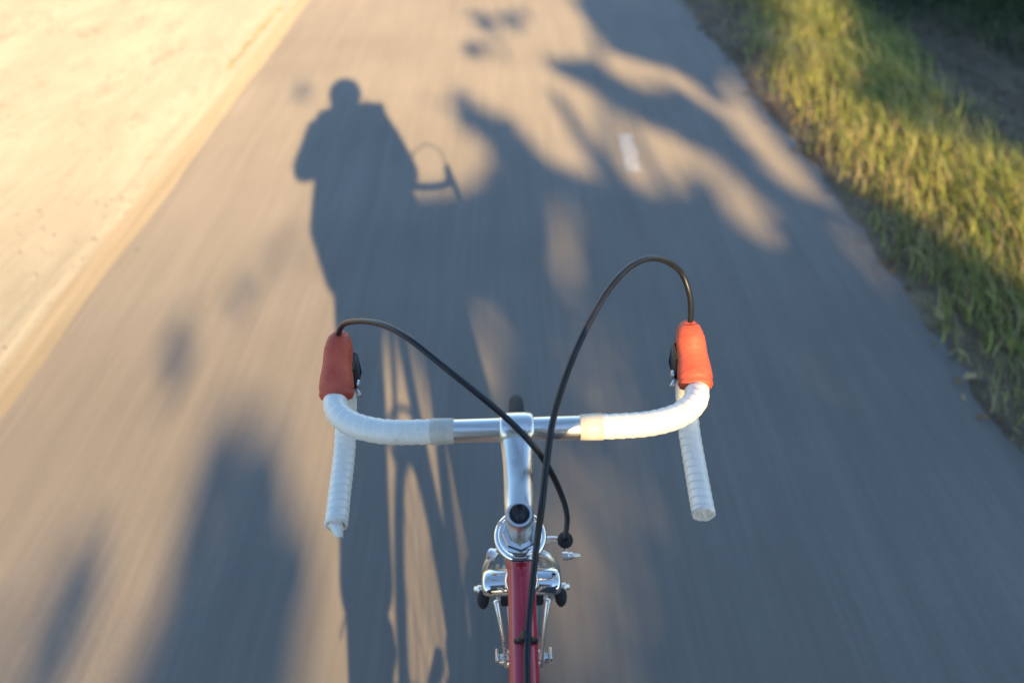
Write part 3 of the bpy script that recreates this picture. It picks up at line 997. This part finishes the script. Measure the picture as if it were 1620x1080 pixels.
for s in (-1, 1):
    mb = MB(); sweep(mb, catmull([BB + Vector((s * .018, -.015, 0)), (s * .034, -.12, .29), (s * .060, HUB_R.y + .02, WR - .005)], 6), [.011, .010, .006], 12); mb.build("chain_stay", M["red"], bike)
    mb = MB(); sweep(mb, catmull([ST0 + Vector((s * .014, -.012, -.01)), (s * .03, -.22, .68), (s * .060, HUB_R.y, WR + .008)], 6), [.008, .008, .006], 12); mb.build("seat_stay", M["red"], bike)
# seatpost and saddle
sp = (ST0 - BB).normalized()
sd = ST0 + sp * 0.085
mb = MB(); sweep(mb, [stt - sp * .02, sd], .0136, 18); mb.build("seatpost", M["alloy"], bike)
sad = [( -.135, .072, .016), (-.11, .078, .022), (-.05, .066, .024), (0.0, .038, .024), (.06, .022, .022), (.11, .019, .018), (.135, .012, .010)]
mb = MB()
pp = [Vector((0, sd.y - .03 + p[0], sd.z + .028 + 0.012 * (p[0] / .13) ** 2)) for p in sad]
sweep(mb, catmull(pp, 5), interp([p[2] for p in sad], 31), 18, r2=interp([p[1] for p in sad], 31), up=(0, 0, 1))
saddle = mb.build("saddle", M["leather"], bike)
for s in (-1, 1):
    mb = MB(); sweep(mb, catmull([(s * .022, sd.y - .13, sd.z + .02), (s * .022, sd.y - .06, sd.z), (s * .022, sd.y + .02, sd.z), (s * .012, sd.y + .08, sd.z + .02)], 5), .0035, 8); mb.build("saddle_rail", M["steel"], saddle)

# fork ----------------------------------------------------------
cr_ = onaxis(.708)
mb = MB()
for s in (-1, 1):
    bl = catmull([cr_ + Vector((s * .036, .004, .004)), cr_ + Vector((s * .042, .055, -.12)), (s * .047, HUB_F.y - .040, .44), (s * .050, HUB_F.y - .012, .375), (s * .050, HUB_F.y, WR)], 8)
    sweep(mb, bl, interp([.013, .012, .0095, .0075, .006], len(bl)), 16, r2=interp([.0105, .0098, .0085, .007, .0045], len(bl)))
fork = mb.build("fork", M["chrome"], bike)
mb = MB()
cx0 = cr_ + Vector((0, .004, .002))
sweep(mb, [cx0 + Vector((q, 0, 0)) for q in (-.0515, -.0505, -.0465, -.039, -.012, .012, .039, .0465, .0505, .0515)], [.0090, .0115, .0138, .0148, .0150, .0150, .0148, .0138, .0115, .0090], 30,
      r2=[.012, .0152, .0176, .0186, .0182, .0182, .0186, .0176, .0152, .012], up=(0, 0, 1), dome=.0015)
crown = mb.build("fork_crown", M["chrome"], fork, sharp=60)
mb = MB(); lathe(mb, [(-.006, .018), (.004, .0225), (.012, .0215), (.014, .017)], onaxis(.722), AXD, 30); mb.build("crown_race", M["chrome"], fork)

# wheels --------------------------------------------------------
def wheel(name, hub, width, label=None):
    mb = MB()
    rp = []
    for (o, r_) in ((-.0105, .327), (-.0112, .315), (-.008, .307), (0, .304), (.008, .307), (.0112, .315), (.0105, .327), (.009, .326), (.0085, .319), (-.0085, .319), (-.009, .326)):
        rp.append((o, r_))
    lathe(mb, rp, hub, (1, 0, 0), 96, closed=True)
    w = mb.build(name, M["alloy"], bike)
    mb = MB()
    tpf = []
    for k in range(16):
        a = 2 * math.pi * k / 16
        tpf.append((math.sin(a) * .0142, .3305 + math.cos(a) * .0145))
    lathe(mb, tpf, hub, (1, 0, 0), 110, closed=True)
    mb.build("tyre", M["rubber"], w)
    mb = MB()
    lathe(mb, [(-width / 2, .004), (-width / 2, .007), (-width / 2 + .012, .007), (-.034, .020), (-.030, .020), (-.026, .010), (.026, .010), (.030, .020), (.034, .020), (width / 2 - .012, .007), (width / 2, .007), (width / 2, .004)], hub, (1, 0, 0), 20)
    mb.build("hub", M["dullmetal"], w)
    sm = None
    for k in range(32):
        a0 = 2 * math.pi * k / 32
        side = 1 if k % 2 else -1
        cross = (0.55 if (k // 2) % 2 else -0.55)
        p0 = hub + Vector((side * .031, math.cos(a0 + cross) * .019, math.sin(a0 + cross) * .019))
        p1 = hub + Vector((side * .003, math.cos(a0) * .308, math.sin(a0) * .308))
        mb = MB(); sweep(mb, [p0, p1], .0010, 5)
        mb.build("spoke", M["alloy"], w)
    # quick release skewer
    mb = MB()
    lathe(mb, [(width / 2 - .002, .006), (width / 2 + .008, .0075), (width / 2 + .016, .006), (width / 2 + .02, .003)], hub, (1, 0, 0), 14)
    mb.build("skewer_nut", M["alloy"], w)
    mb = MB()
    lathe(mb, [(width / 2 - .002, .006), (width / 2 + .010, .0085), (width / 2 + .018, .008)], hub, (-1, 0, 0), 14)
    sweep(mb, [hub + Vector((-width / 2 - .014, 0, 0)), hub + Vector((-width / 2 - .020, -.025, .014)), hub + Vector((-width / 2 - .018, -.048, .024))], [.005, .005, .006], 10, r2=[.004, .003, .003])
    mb.build("quick_release", M["alloy"], w)
    return w
wheel("front_wheel", HUB_F, .100)
wheel("rear_wheel", HUB_R, .126)

# front brake ---------------------------------------------------
bo = cr_ + Vector((0, .034, .012))
mb = MB()
lathe(mb, [(-.016, .006), (.012, .0075), (.016, .006), (.020, .0045)], bo, (0, 1, 0.1), 14)
brk = mb.build("front_brake", M["steel"], bike)
mb = MB()
sweep(mb, catmull([(.0600, .530, .742), (.045, .534, .744), (.02, .536, .737), (-.012, .536, .732), (-.036, .528, .722), (-.049, .522, .695), (-.047, .520, .662)], 6), [.0045, .0050, .0060, .0064, .0056, .0048, .0044], 14, r2=[.0032, .0036, .0046, .005, .0044, .0040, .0036])
mb.build("caliper_arm", M["alloy"], brk)
mb = MB()
sweep(mb, catmull([(-.036, .516, .742), (-.022, .522, .742), (.008, .526, .731), (.034, .524, .722), (.049, .520, .695), (.047, .518, .662)], 6), [.0042, .0052, .0060, .0056, .0048, .0044], 14, r2=[.0032, .0040, .0046, .0044, .0040, .0036])
mb.build("caliper_arm", M["alloy"], brk)
for s in (-1, 1):
    mb = MB()
    box(mb, (s * .0235, .515, .658), (.012, .050, .013), bev=0.2)
    pad = mb.build("brake_pad", M["rubber"], brk)
    mb = MB()
    lathe(mb, [(0, .0030), (.012, .0030), (.012, .0058), (.018, .0058), (.0185, .0045), (.023, .0040), (.0235, .002)], (s * .043, .512, .662), (s, 0, 0), 12)
    mb.build("pad_bolt", M["alloy"], pad)
    mb = MB()
    ellipsoid(mb, (s * .054, .503, .652), (.0085, .013, .016), 14, 10)
    mb.build("pad_holder", M["rubber"], brk)
mb = MB()   # adjuster on the long arm, its black boot, and the pinch bolt
lathe(mb, [(-.018, .0038), (-.012, .0045), (-.004, .0045), (-.003, .0065), (.004, .0068), (.005, .005)], (.0588, .524, .752), (0.02, -.10, .99), 14)
mb.build("barrel_adjuster", M["alloy"], brk, sharp=40)
mb = MB()
ellipsoid(mb, (.0588, .523, .758), (.0105, .0105, .0115), 18, 12)
mb.build("cable_boot", M["rubber"], brk)
mb = MB()
lathe(mb, [(0, .0058), (.008, .0058), (.009, .0048), (.014, .0046), (.0145, .003), (.022, .0022), (.024, .001)], (.056, .522, .722), (1, 0.0, 0.02), 14)
mb.build("pinch_bolt", M["alloy"], brk, sharp=40)
mb = MB()
lathe(mb, [(-.006, .003), (-.005, .007), (.004, .007), (.006, .004)], (-.038, .515, .742), (.3, 0, 1), 10)
mb.build("cable_anchor", M["alloy"], brk, sharp=40)

# down tube shift levers ---------------------------------------
dtd = (BB - dt0).normalized()
pv = dt0 + dtd * 0.100
nrm_ = Vector((0, -dtd.z, dtd.y)).normalized()
if nrm_.z < 0: nrm_ = -nrm_
mb = MB(); lathe(mb, [(-.008, .0146), (-.007, .0158), (.007, .0158), (.008, .0146)], pv, dtd, 24); band = mb.build("shifter_band", M["alloy"], bike)
for s in (-1, 1):
    mb = MB()
    lathe(mb, [(.0135, .008), (.016, .0105), (.021, .0110), (.0245, .0100), (.026, .007), (.031, .0065), (.032, .004)], pv, (s, 0, 0), 20)
    box(mb, pv + Vector((s * .034, .002, .006)), (.004, .016, .009), bev=0.3)
    sh = mb.build("shift_lever", M["alloy"], bike, sharp=50)
    mb = MB()
    a0_ = pv + Vector((s * .0225, 0, 0)) + nrm_ * .006
    lv = catmull([a0_, a0_ - dtd * .030 + nrm_ * .014 + Vector((s * .002, 0, 0)), a0_ - dtd * .060 + nrm_ * .020 + Vector((s * .006, 0, 0)), a0_ - dtd * .082 + nrm_ * .018 + Vector((s * .010, 0, 0))], 6)
    sweep(mb, lv, [.0030, .0028, .0030, .0038], 12, r2=[.0055, .0045, .0045, .0055], dome=0.002)
    mb.build("lever_arm", M["alloy"], sh)
    mb = MB(); sweep(mb, [pv + Vector((s * .017, .004, -.008)), BB + Vector((s * .012, .03, -.012))], .0009, 6); mb.build("gear_wire", M["dullmetal"], sh)

# brake cables --------------------------------------------------
LC = [(-0.2040, 0.6240, 1.026), (-0.2015, 0.6190, 1.043), (-0.1895, 0.6110, 1.062), (-0.1613, 0.5849, 1.085), (-0.1321, 0.5576, 1.1), (-0.1025, 0.5272, 1.105), (-0.0704, 0.4995, 1.095), (-0.0405, 0.4836, 1.075), (-0.0107, 0.4706, 1.05), (0.0104, 0.4588, 1.03), (0.0273, 0.455, 1.0), (0.0438, 0.4649, 0.94), (0.0559, 0.4889, 0.86), (0.0585, 0.520, 0.765)]
RC = [(0.2044, 0.6240, 1.026), (0.2045, 0.6265, 1.048), (0.1998, 0.6323, 1.075), (0.1872, 0.6395, 1.1), (0.1558, 0.6203, 1.13), (0.1262, 0.5965, 1.14), (0.0977, 0.5638, 1.135), (0.0698, 0.5185, 1.12), (0.0499, 0.4888, 1.09), (0.036, 0.464, 1.055), (0.0278, 0.4343, 1.025), (0.0216, 0.4049, 0.995), (0.0150, 0.3800, 0.960), (0.0095, 0.3520, 0.935), (0.0045, 0.3180, 0.9195), (0.0022, 0.2671, 0.9170), (0.0022, 0.10, 0.9165), (0.0022, -0.09, 0.9165)]
for P_, lab in ((LC, "thin black front brake cable running from the left hood across the stem"), (RC, "thin black rear brake cable looping from the right hood to the top tube")):
    mb = MB(); pp = catmull(P_, 10); sweep(mb, pp, .0033, 12)
    co = mb.build("brake_cable", M["cable"], bike); co["label"] = lab
for yy in (.315, -.06):
    mb = MB()
    box(mb, (.0025, yy, .9165), (.011, .013, .011), bev=0.3)
    sweep(mb, [(.0025 + dx_, yy, .9115 + dz_) for dx_, dz_ in ((-.010, -.003), (-.005, .0015), (0, .003), (.005, .001), (.010, -.004))], .0028, 8)
    mb.build("cable_clip", M["black"], bike)

# cranks, pedals, chain, rear brake -----------------------------
mb = MB()
lathe(mb, [(.040, .062), (.040, .098), (.044, .101), (.048, .098), (.048, .062)], BB, (1, 0, 0), 52, closed=True)
for k in range(5):
    a = k * 2 * math.pi / 5 + .3
    sweep(mb, [BB + Vector((.046, 0, 0)), BB + Vector((.044, math.cos(a) * .07, math.sin(a) * .07))], [.010, .007], 8)
ring = mb.build("chainring", M["dullmetal"], bike)
mb = MB(); lathe(mb, [(.040, .020), (.040, .046), (.044, .049), (.048, .046), (.048, .020)], HUB_R, (1, 0, 0), 30, closed=True); mb.build("sprocket", M["steel"], bike)
mb = MB()
sweep(mb, [BB + Vector((.044, 0, .100)), HUB_R + Vector((.044, 0, .049))], .0035, 6)
sweep(mb, [BB + Vector((.044, 0, -.100)), HUB_R + Vector((.044, .03, -.09))], .0035, 6)
sweep(mb, catmull([HUB_R + Vector((.044, .03, -.09)), HUB_R + Vector((.044, .0, -.075)), HUB_R + Vector((.044, -.01, -.049))], 4), .0035, 6)
mb.build("chain", M["steel"], bike)
PED = {}
for s, fw in ((1, 1), (-1, -1)):
    d_ = Vector((0, math.cos(R(-8)) * fw, math.sin(R(-8)) * fw))
    a_ = BB + Vector((s * .058, 0, 0)); e_ = a_ + d_ * .17 + Vector((s * .010, 0, 0))
    mb = MB(); sweep(mb, [a_ - d_ * .015, a_, e_, e_ + d_ * .012], [.010, .013, .009, .007], 14, r2=[.008, .010, .007, .006]); mb.build("crank_arm", M["alloy"], bike)
    pc = e_ + Vector((s * .055, 0, 0))
    mb = MB()
    lathe(mb, [(.0, .006), (.10, .006)], e_, (s, 0, 0), 10)
    for yy in (-.035, .035):
        box(mb, pc + Vector((0, yy, 0)), (.085, .008, .022), bev=0.2)
    for xx in (-.036, .036):
        box(mb, pc + Vector((xx, 0, 0)), (.008, .062, .016), bev=0.2)
    mb.build("pedal", M["dullmetal"], bike)
    PED[s] = pc
mb = MB()
sweep(mb, catmull([(-.030, -.30, .655), (-.042, -.285, .70), (-.02, -.275, .725), (.02, -.275, .725), (.042, -.285, .70), (.030, -.30, .655)], 6), .006, 10)
rb_ = mb.build("rear_brake", M["alloy"], bike)
for s in (-1, 1):
    mb = MB(); box(mb, (s * .022, -.305, .655), (.010, .045, .012), bev=0.2); mb.build("brake_pad", M["rubber"], rb_)

# ------------------------------------------------------------------ hand-held camera, just behind the viewpoint
cam_t = empty("hand_held_camera", CAM_POS - AX_F * 0.07)
tag(cam_t, "small black camera held by the rider, its shadow showing beside the head's shadow", "camera")
ROT = Matrix((AX_R, AX_F, -AX_D)).transposed()
cb = CAM_POS - AX_F * 0.085
mb = MB()
box(mb, cb, (.126, .042, .078), ROT, 0.22)
box(mb, cb - AX_D * .043, (.042, .036, .018), ROT, 0.3)
box(mb, cb + AX_R * .052 + AX_F * .018, (.026, .024, .070), ROT, 0.3)
mb.build("camera_body", M["black"], cam_t)
mb = MB()
lathe(mb, [(.018, .030), (.022, .032), (.045, .032), (.050, .030), (.060, .030), (.0605, .026), (.055, .022), (.054, .0)], cb, AX_F, 32)
lens = mb.build("lens_barrel", M["black"], cam_t, sharp=40)
mb = MB(); lathe(mb, [(.0545, .0215), (.0565, .012), (.0572, .0)], cb, AX_F, 24); mb.build("front_glass", M["lens"], lens)

# ------------------------------------------------------------------ the rider (seen by the shadow on the path)
pers = empty("person", (0.0, -0.19, 0.0))
tag(pers, "person in jacket and trousers riding the bicycle, seen as the long shadow on the path", "person")
def remeshed(mb, name, mt, voxel, smooth=6, infl=0.0, parent=pers):
    o = mb.build(name, mt, parent)
    md = o.modifiers.new("skin", 'REMESH'); md.mode = 'VOXEL'; md.voxel_size = voxel; md.use_smooth_shade = True
    sm = o.modifiers.new("soft", 'SMOOTH'); sm.factor = 0.5; sm.iterations = smooth
    return o
HIP = Vector((0, -.20, 1.045)); WST = Vector((-.025, -.20, 1.18)); CHS = Vector((-.07, -.185, 1.40)); NKB = Vector((-.088, -.18, 1.575)); HD = Vector((-.090, -.185, 1.745))
SHO = {-1: Vector((-.245, -.19, 1.555)), 1: Vector((.075, -.19, 1.555))}
ELB = {-1: Vector((-.350, -.055, 1.315)), 1: Vector((.135, -.045, 1.265))}
GRIP = {-1: cb + AX_R * -.050 + AX_D * .030 + AX_F * .01, 1: cb + AX_R * .066 + AX_F * .0 + AX_D * .015}
WRI = {s: GRIP[s] + (ELB[s] - GRIP[s]).normalized() * .085 for s in (-1, 1)}
HJ = {-1: Vector((-.095, -.185, 1.02)), 1: Vector((.09, -.185, 1.02))}
ANK = {s: PED[s] + Vector((s * .01 - (.03 if s < 0 else 0), -.075, .105)) for s in (-1, 1)}
def knee(s):
    h, a = HJ[s], ANK[s]
    d = a - h; L = d.length; t1, t2 = .455, .445
    L = min(L, t1 + t2 - .005)
    k = (t1 * t1 - t2 * t2 + L * L) / (2 * L)
    hh = math.sqrt(max(0, t1 * t1 - k * k))
    u = d.normalized(); f_ = Vector((-.20 if s < 0 else .0, 1, 0)); f_ = (f_ - u * f_.dot(u)).normalized()
    return h + u * k + f_ * hh
KNE = {s: knee(s) for s in (-1, 1)}

def torso(mb, g=0.0):
    pts = catmull([HIP + Vector((0, 0, -.06)), HIP, WST, CHS, CHS.lerp(NKB, .62), NKB + Vector((0, 0, .0))], 6)
    sweep(mb, pts, interp([.09 + g, .115 + g, .105 + g, .115 + g, .095 + g, .055 + g], len(pts)), 24, r2=interp([.15 + g, .175 + g, .155 + g * 1.5, .175 + g, .150 + g, .062 + g], len(pts)), up=(0, -1, 0))
    sweep(mb, [SHO[-1], SHO[-1].lerp(SHO[1], .5) + Vector((0, 0, .035)), SHO[1]], [.062 + g, .075 + g, .062 + g], 16)
def arm(mb, s, g=0.0, upto=1.0):
    w = ELB[s].lerp(WRI[s], upto)
    sweep(mb, catmull([SHO[s], SHO[s].lerp(ELB[s], .5), ELB[s], ELB[s].lerp(w, .35), w], 5), interp([.055 + g, .047 + g, .040 + g, .041 + g, .029 + g], 21), 16, dome=.02)
def leg(mb, s, g=0.0, upto=1.0):
    a = KNE[s].lerp(ANK[s], upto)
    sweep(mb, catmull([HJ[s] + Vector((0, -.02, .02)), HJ[s].lerp(KNE[s], .5), KNE[s], KNE[s].lerp(a, .35), a], 6), interp([.090 + g, .076 + g, .057 + g, .055 + g, .038 + g], 25), 18, dome=.02)

mb = MB()
torso(mb)
sweep(mb, [NKB + Vector((0, 0, -.02)), NKB.lerp(HD, .35), HD + Vector((0, .0, -.05))], [.060, .054, .056], 18)
ellipsoid(mb, HD + Vector((0, -.012, .025)), (.076, .094, .092), 26, 18)
ellipsoid(mb, HD + Vector((0, .022, -.045)), (.058, .066, .075), 22, 16)
ellipsoid(mb, HD + Vector((0, .068, -.098)), (.024, .018, .016), 14, 10)                    # chin
sweep(mb, catmull([HD + Vector((0, .082, .012)), HD + Vector((0, .098, -.015)), HD + Vector((0, .108, -.036)), HD + Vector((0, .090, -.046))], 4), [.009, .011, .014, .011], 12)   # nose
sweep(mb, [HD + Vector((-.05, .070, .022)), HD + Vector((0, .086, .022)), HD + Vector((.05, .070, .022))], [.008, .010, .008], 10)   # brow
sweep(mb, [HD + Vector((-.022, .083, -.066)), HD + Vector((0, .090, -.066)), HD + Vector((.022, .083, -.066))], [.005, .009, .005], 10)   # lips
for s in (-1, 1):
    sweep(mb, catmull([HD + Vector((s * .076, -.012, .018)), HD + Vector((s * .090, -.022, .014)), HD + Vector((s * .088, -.020, -.010)), HD + Vector((s * .077, -.008, -.028))], 4), [.007, .009, .008, .006], 10)
    arm(mb, s); leg(mb, s)
    # foot
    sweep(mb, catmull([ANK[s] + Vector((0, -.03, -.045)), ANK[s] + Vector((0, .03, -.05)), ANK[s] + Vector((s * .01, .12, -.068)), ANK[s] + Vector((s * .012, .17, -.072))], 4), [.036, .038, .030, .020], 14, r2=[.032, .038, .042, .034], up=(0, 0, 1), dome=.01)
    # hand: palm, four fingers of unequal length closing on the camera, thumb from the side of the palm
    w = WRI[s]; gpt = GRIP[s]
    pd = (gpt - w).normalized()
    side = Vector((-s, 0, 0)); side = (side - pd * side.dot(pd)).normalized()
    nm = pd.cross(side).normalized()
    if nm.y < 0: nm = -nm
    palm = w + pd * .082
    box(mb, w + pd * .045 , (.078, .030, .085), Matrix((nm.cross(pd), nm, pd)).transposed(), 0.3)
    lat = nm.cross(pd)
    for k, (off, ln) in enumerate(((-.030, .062), (-.010, .072), (.011, .068), (.030, .054))):
        b0 = palm + lat * off - pd * .004
        f1 = b0 + pd * ln * .50 + nm * .010
        f2 = f1 + pd * ln * .22 + nm * ln * .30
        f3 = f2 + nm * ln * .34 - pd * ln * .10
        sweep(mb, [b0 - pd * .01, b0, f1, f2, f3], [.010, .010, .0092, .0086, .0072], 10, dome=.006)
    tb = w + pd * .022 + lat * (.036 * (1 if lat.dot(side) > 0 else -1)) + nm * .006
    t1_ = tb + pd * .030 + side * .016 + nm * .014
    t2_ = t1_ + pd * .026 + nm * .014
    sweep(mb, [tb - side * .012, tb, t1_, t2_], [.013, .013, .011, .009], 10, dome=.006)
body = remeshed(mb, "body", M["skin"], .006, 4)
for s in (-1, 1):
    mb = MB(); ellipsoid(mb, HD + Vector((s * .031, .068, .004)), (.0125, .0125, .0125), 14, 10); ey = mb.build("eye", M["eye"], pers)
    mb = MB(); ellipsoid(mb, HD + Vector((s * .031, .0785, .002)), (.0055, .0030, .0055), 12, 8); mb.build("iris", M["iris"], ey)
mb = MB()   # short hair
ellipsoid(mb, HD + Vector((0, -.022, .026)), (.097, .108, .098), 26, 18)
ellipsoid(mb, HD + Vector((0, -.050, -.010)), (.088, .070, .085), 20, 14)
remeshed(mb, "hair", M["hair"], .007, 2)
mb = MB()   # jacket with stand-up collar and loose hem
torso(mb, .038)
for s in (-1, 1): arm(mb, s, .024, .92)
sweep(mb, [HIP + Vector((0, .0, -.10)), HIP + Vector((-.015, 0, -.02)), WST + Vector((-.03, 0, 0)), CHS + Vector((0, 0, -.06))], [.115, .140, .140, .14], 24, r2=[.165, .225, .250, .215], up=(0, -1, 0))
sweep(mb, [NKB + Vector((0, 0, -.03)), NKB + Vector((0, .0, .038))], [.075, .072], 20)
remeshed(mb, "jacket", M["jacket"], .010, 4)
mb = MB()   # trousers
sweep(mb, [HIP + Vector((0, .03, -.15)), HIP + Vector((0, 0, -.09)), HIP + Vector((0, 0, .06))], [.08, .118, .125], 22, r2=[.13, .18, .185], up=(0, -1, 0))
for s in (-1, 1):
    leg(mb, s, .024 if s < 0 else .030, .93)
    a = KNE[s].lerp(ANK[s], .9)
    sweep(mb, [KNE[s].lerp(ANK[s], .55), a], [.070, .066] if s < 0 else [.080, .076], 16)
remeshed(mb, "trousers", M["denim"], .010, 3)
for s in (-1, 1):
    mb = MB()
    A_ = ANK[s]
    sweep(mb, catmull([A_ + Vector((0, -.055, -.050)), A_ + Vector((0, -.03, -.048)), A_ + Vector((0, .04, -.050)), A_ + Vector((s * .01, .12, -.068)), A_ + Vector((s * .012, .185, -.074))], 4), [.034, .042, .044, .034, .022], 16, r2=[.030, .038, .044, .048, .036], up=(0, 0, 1), dome=.012)
    sweep(mb, [A_ + Vector((0, -.01, -.05)), A_ + Vector((0, -.012, .035))], [.048, .047], 16)
    # laces standing off the tongue
    sweep(mb, [A_ + Vector((s * .03, .05, -.02)), A_ + Vector((s * .062, .055, -.004)), A_ + Vector((s * .075, .05, -.03))], [.006, .006, .005], 8)
    remeshed(mb, "shoe", M["leather"], .007, 3)
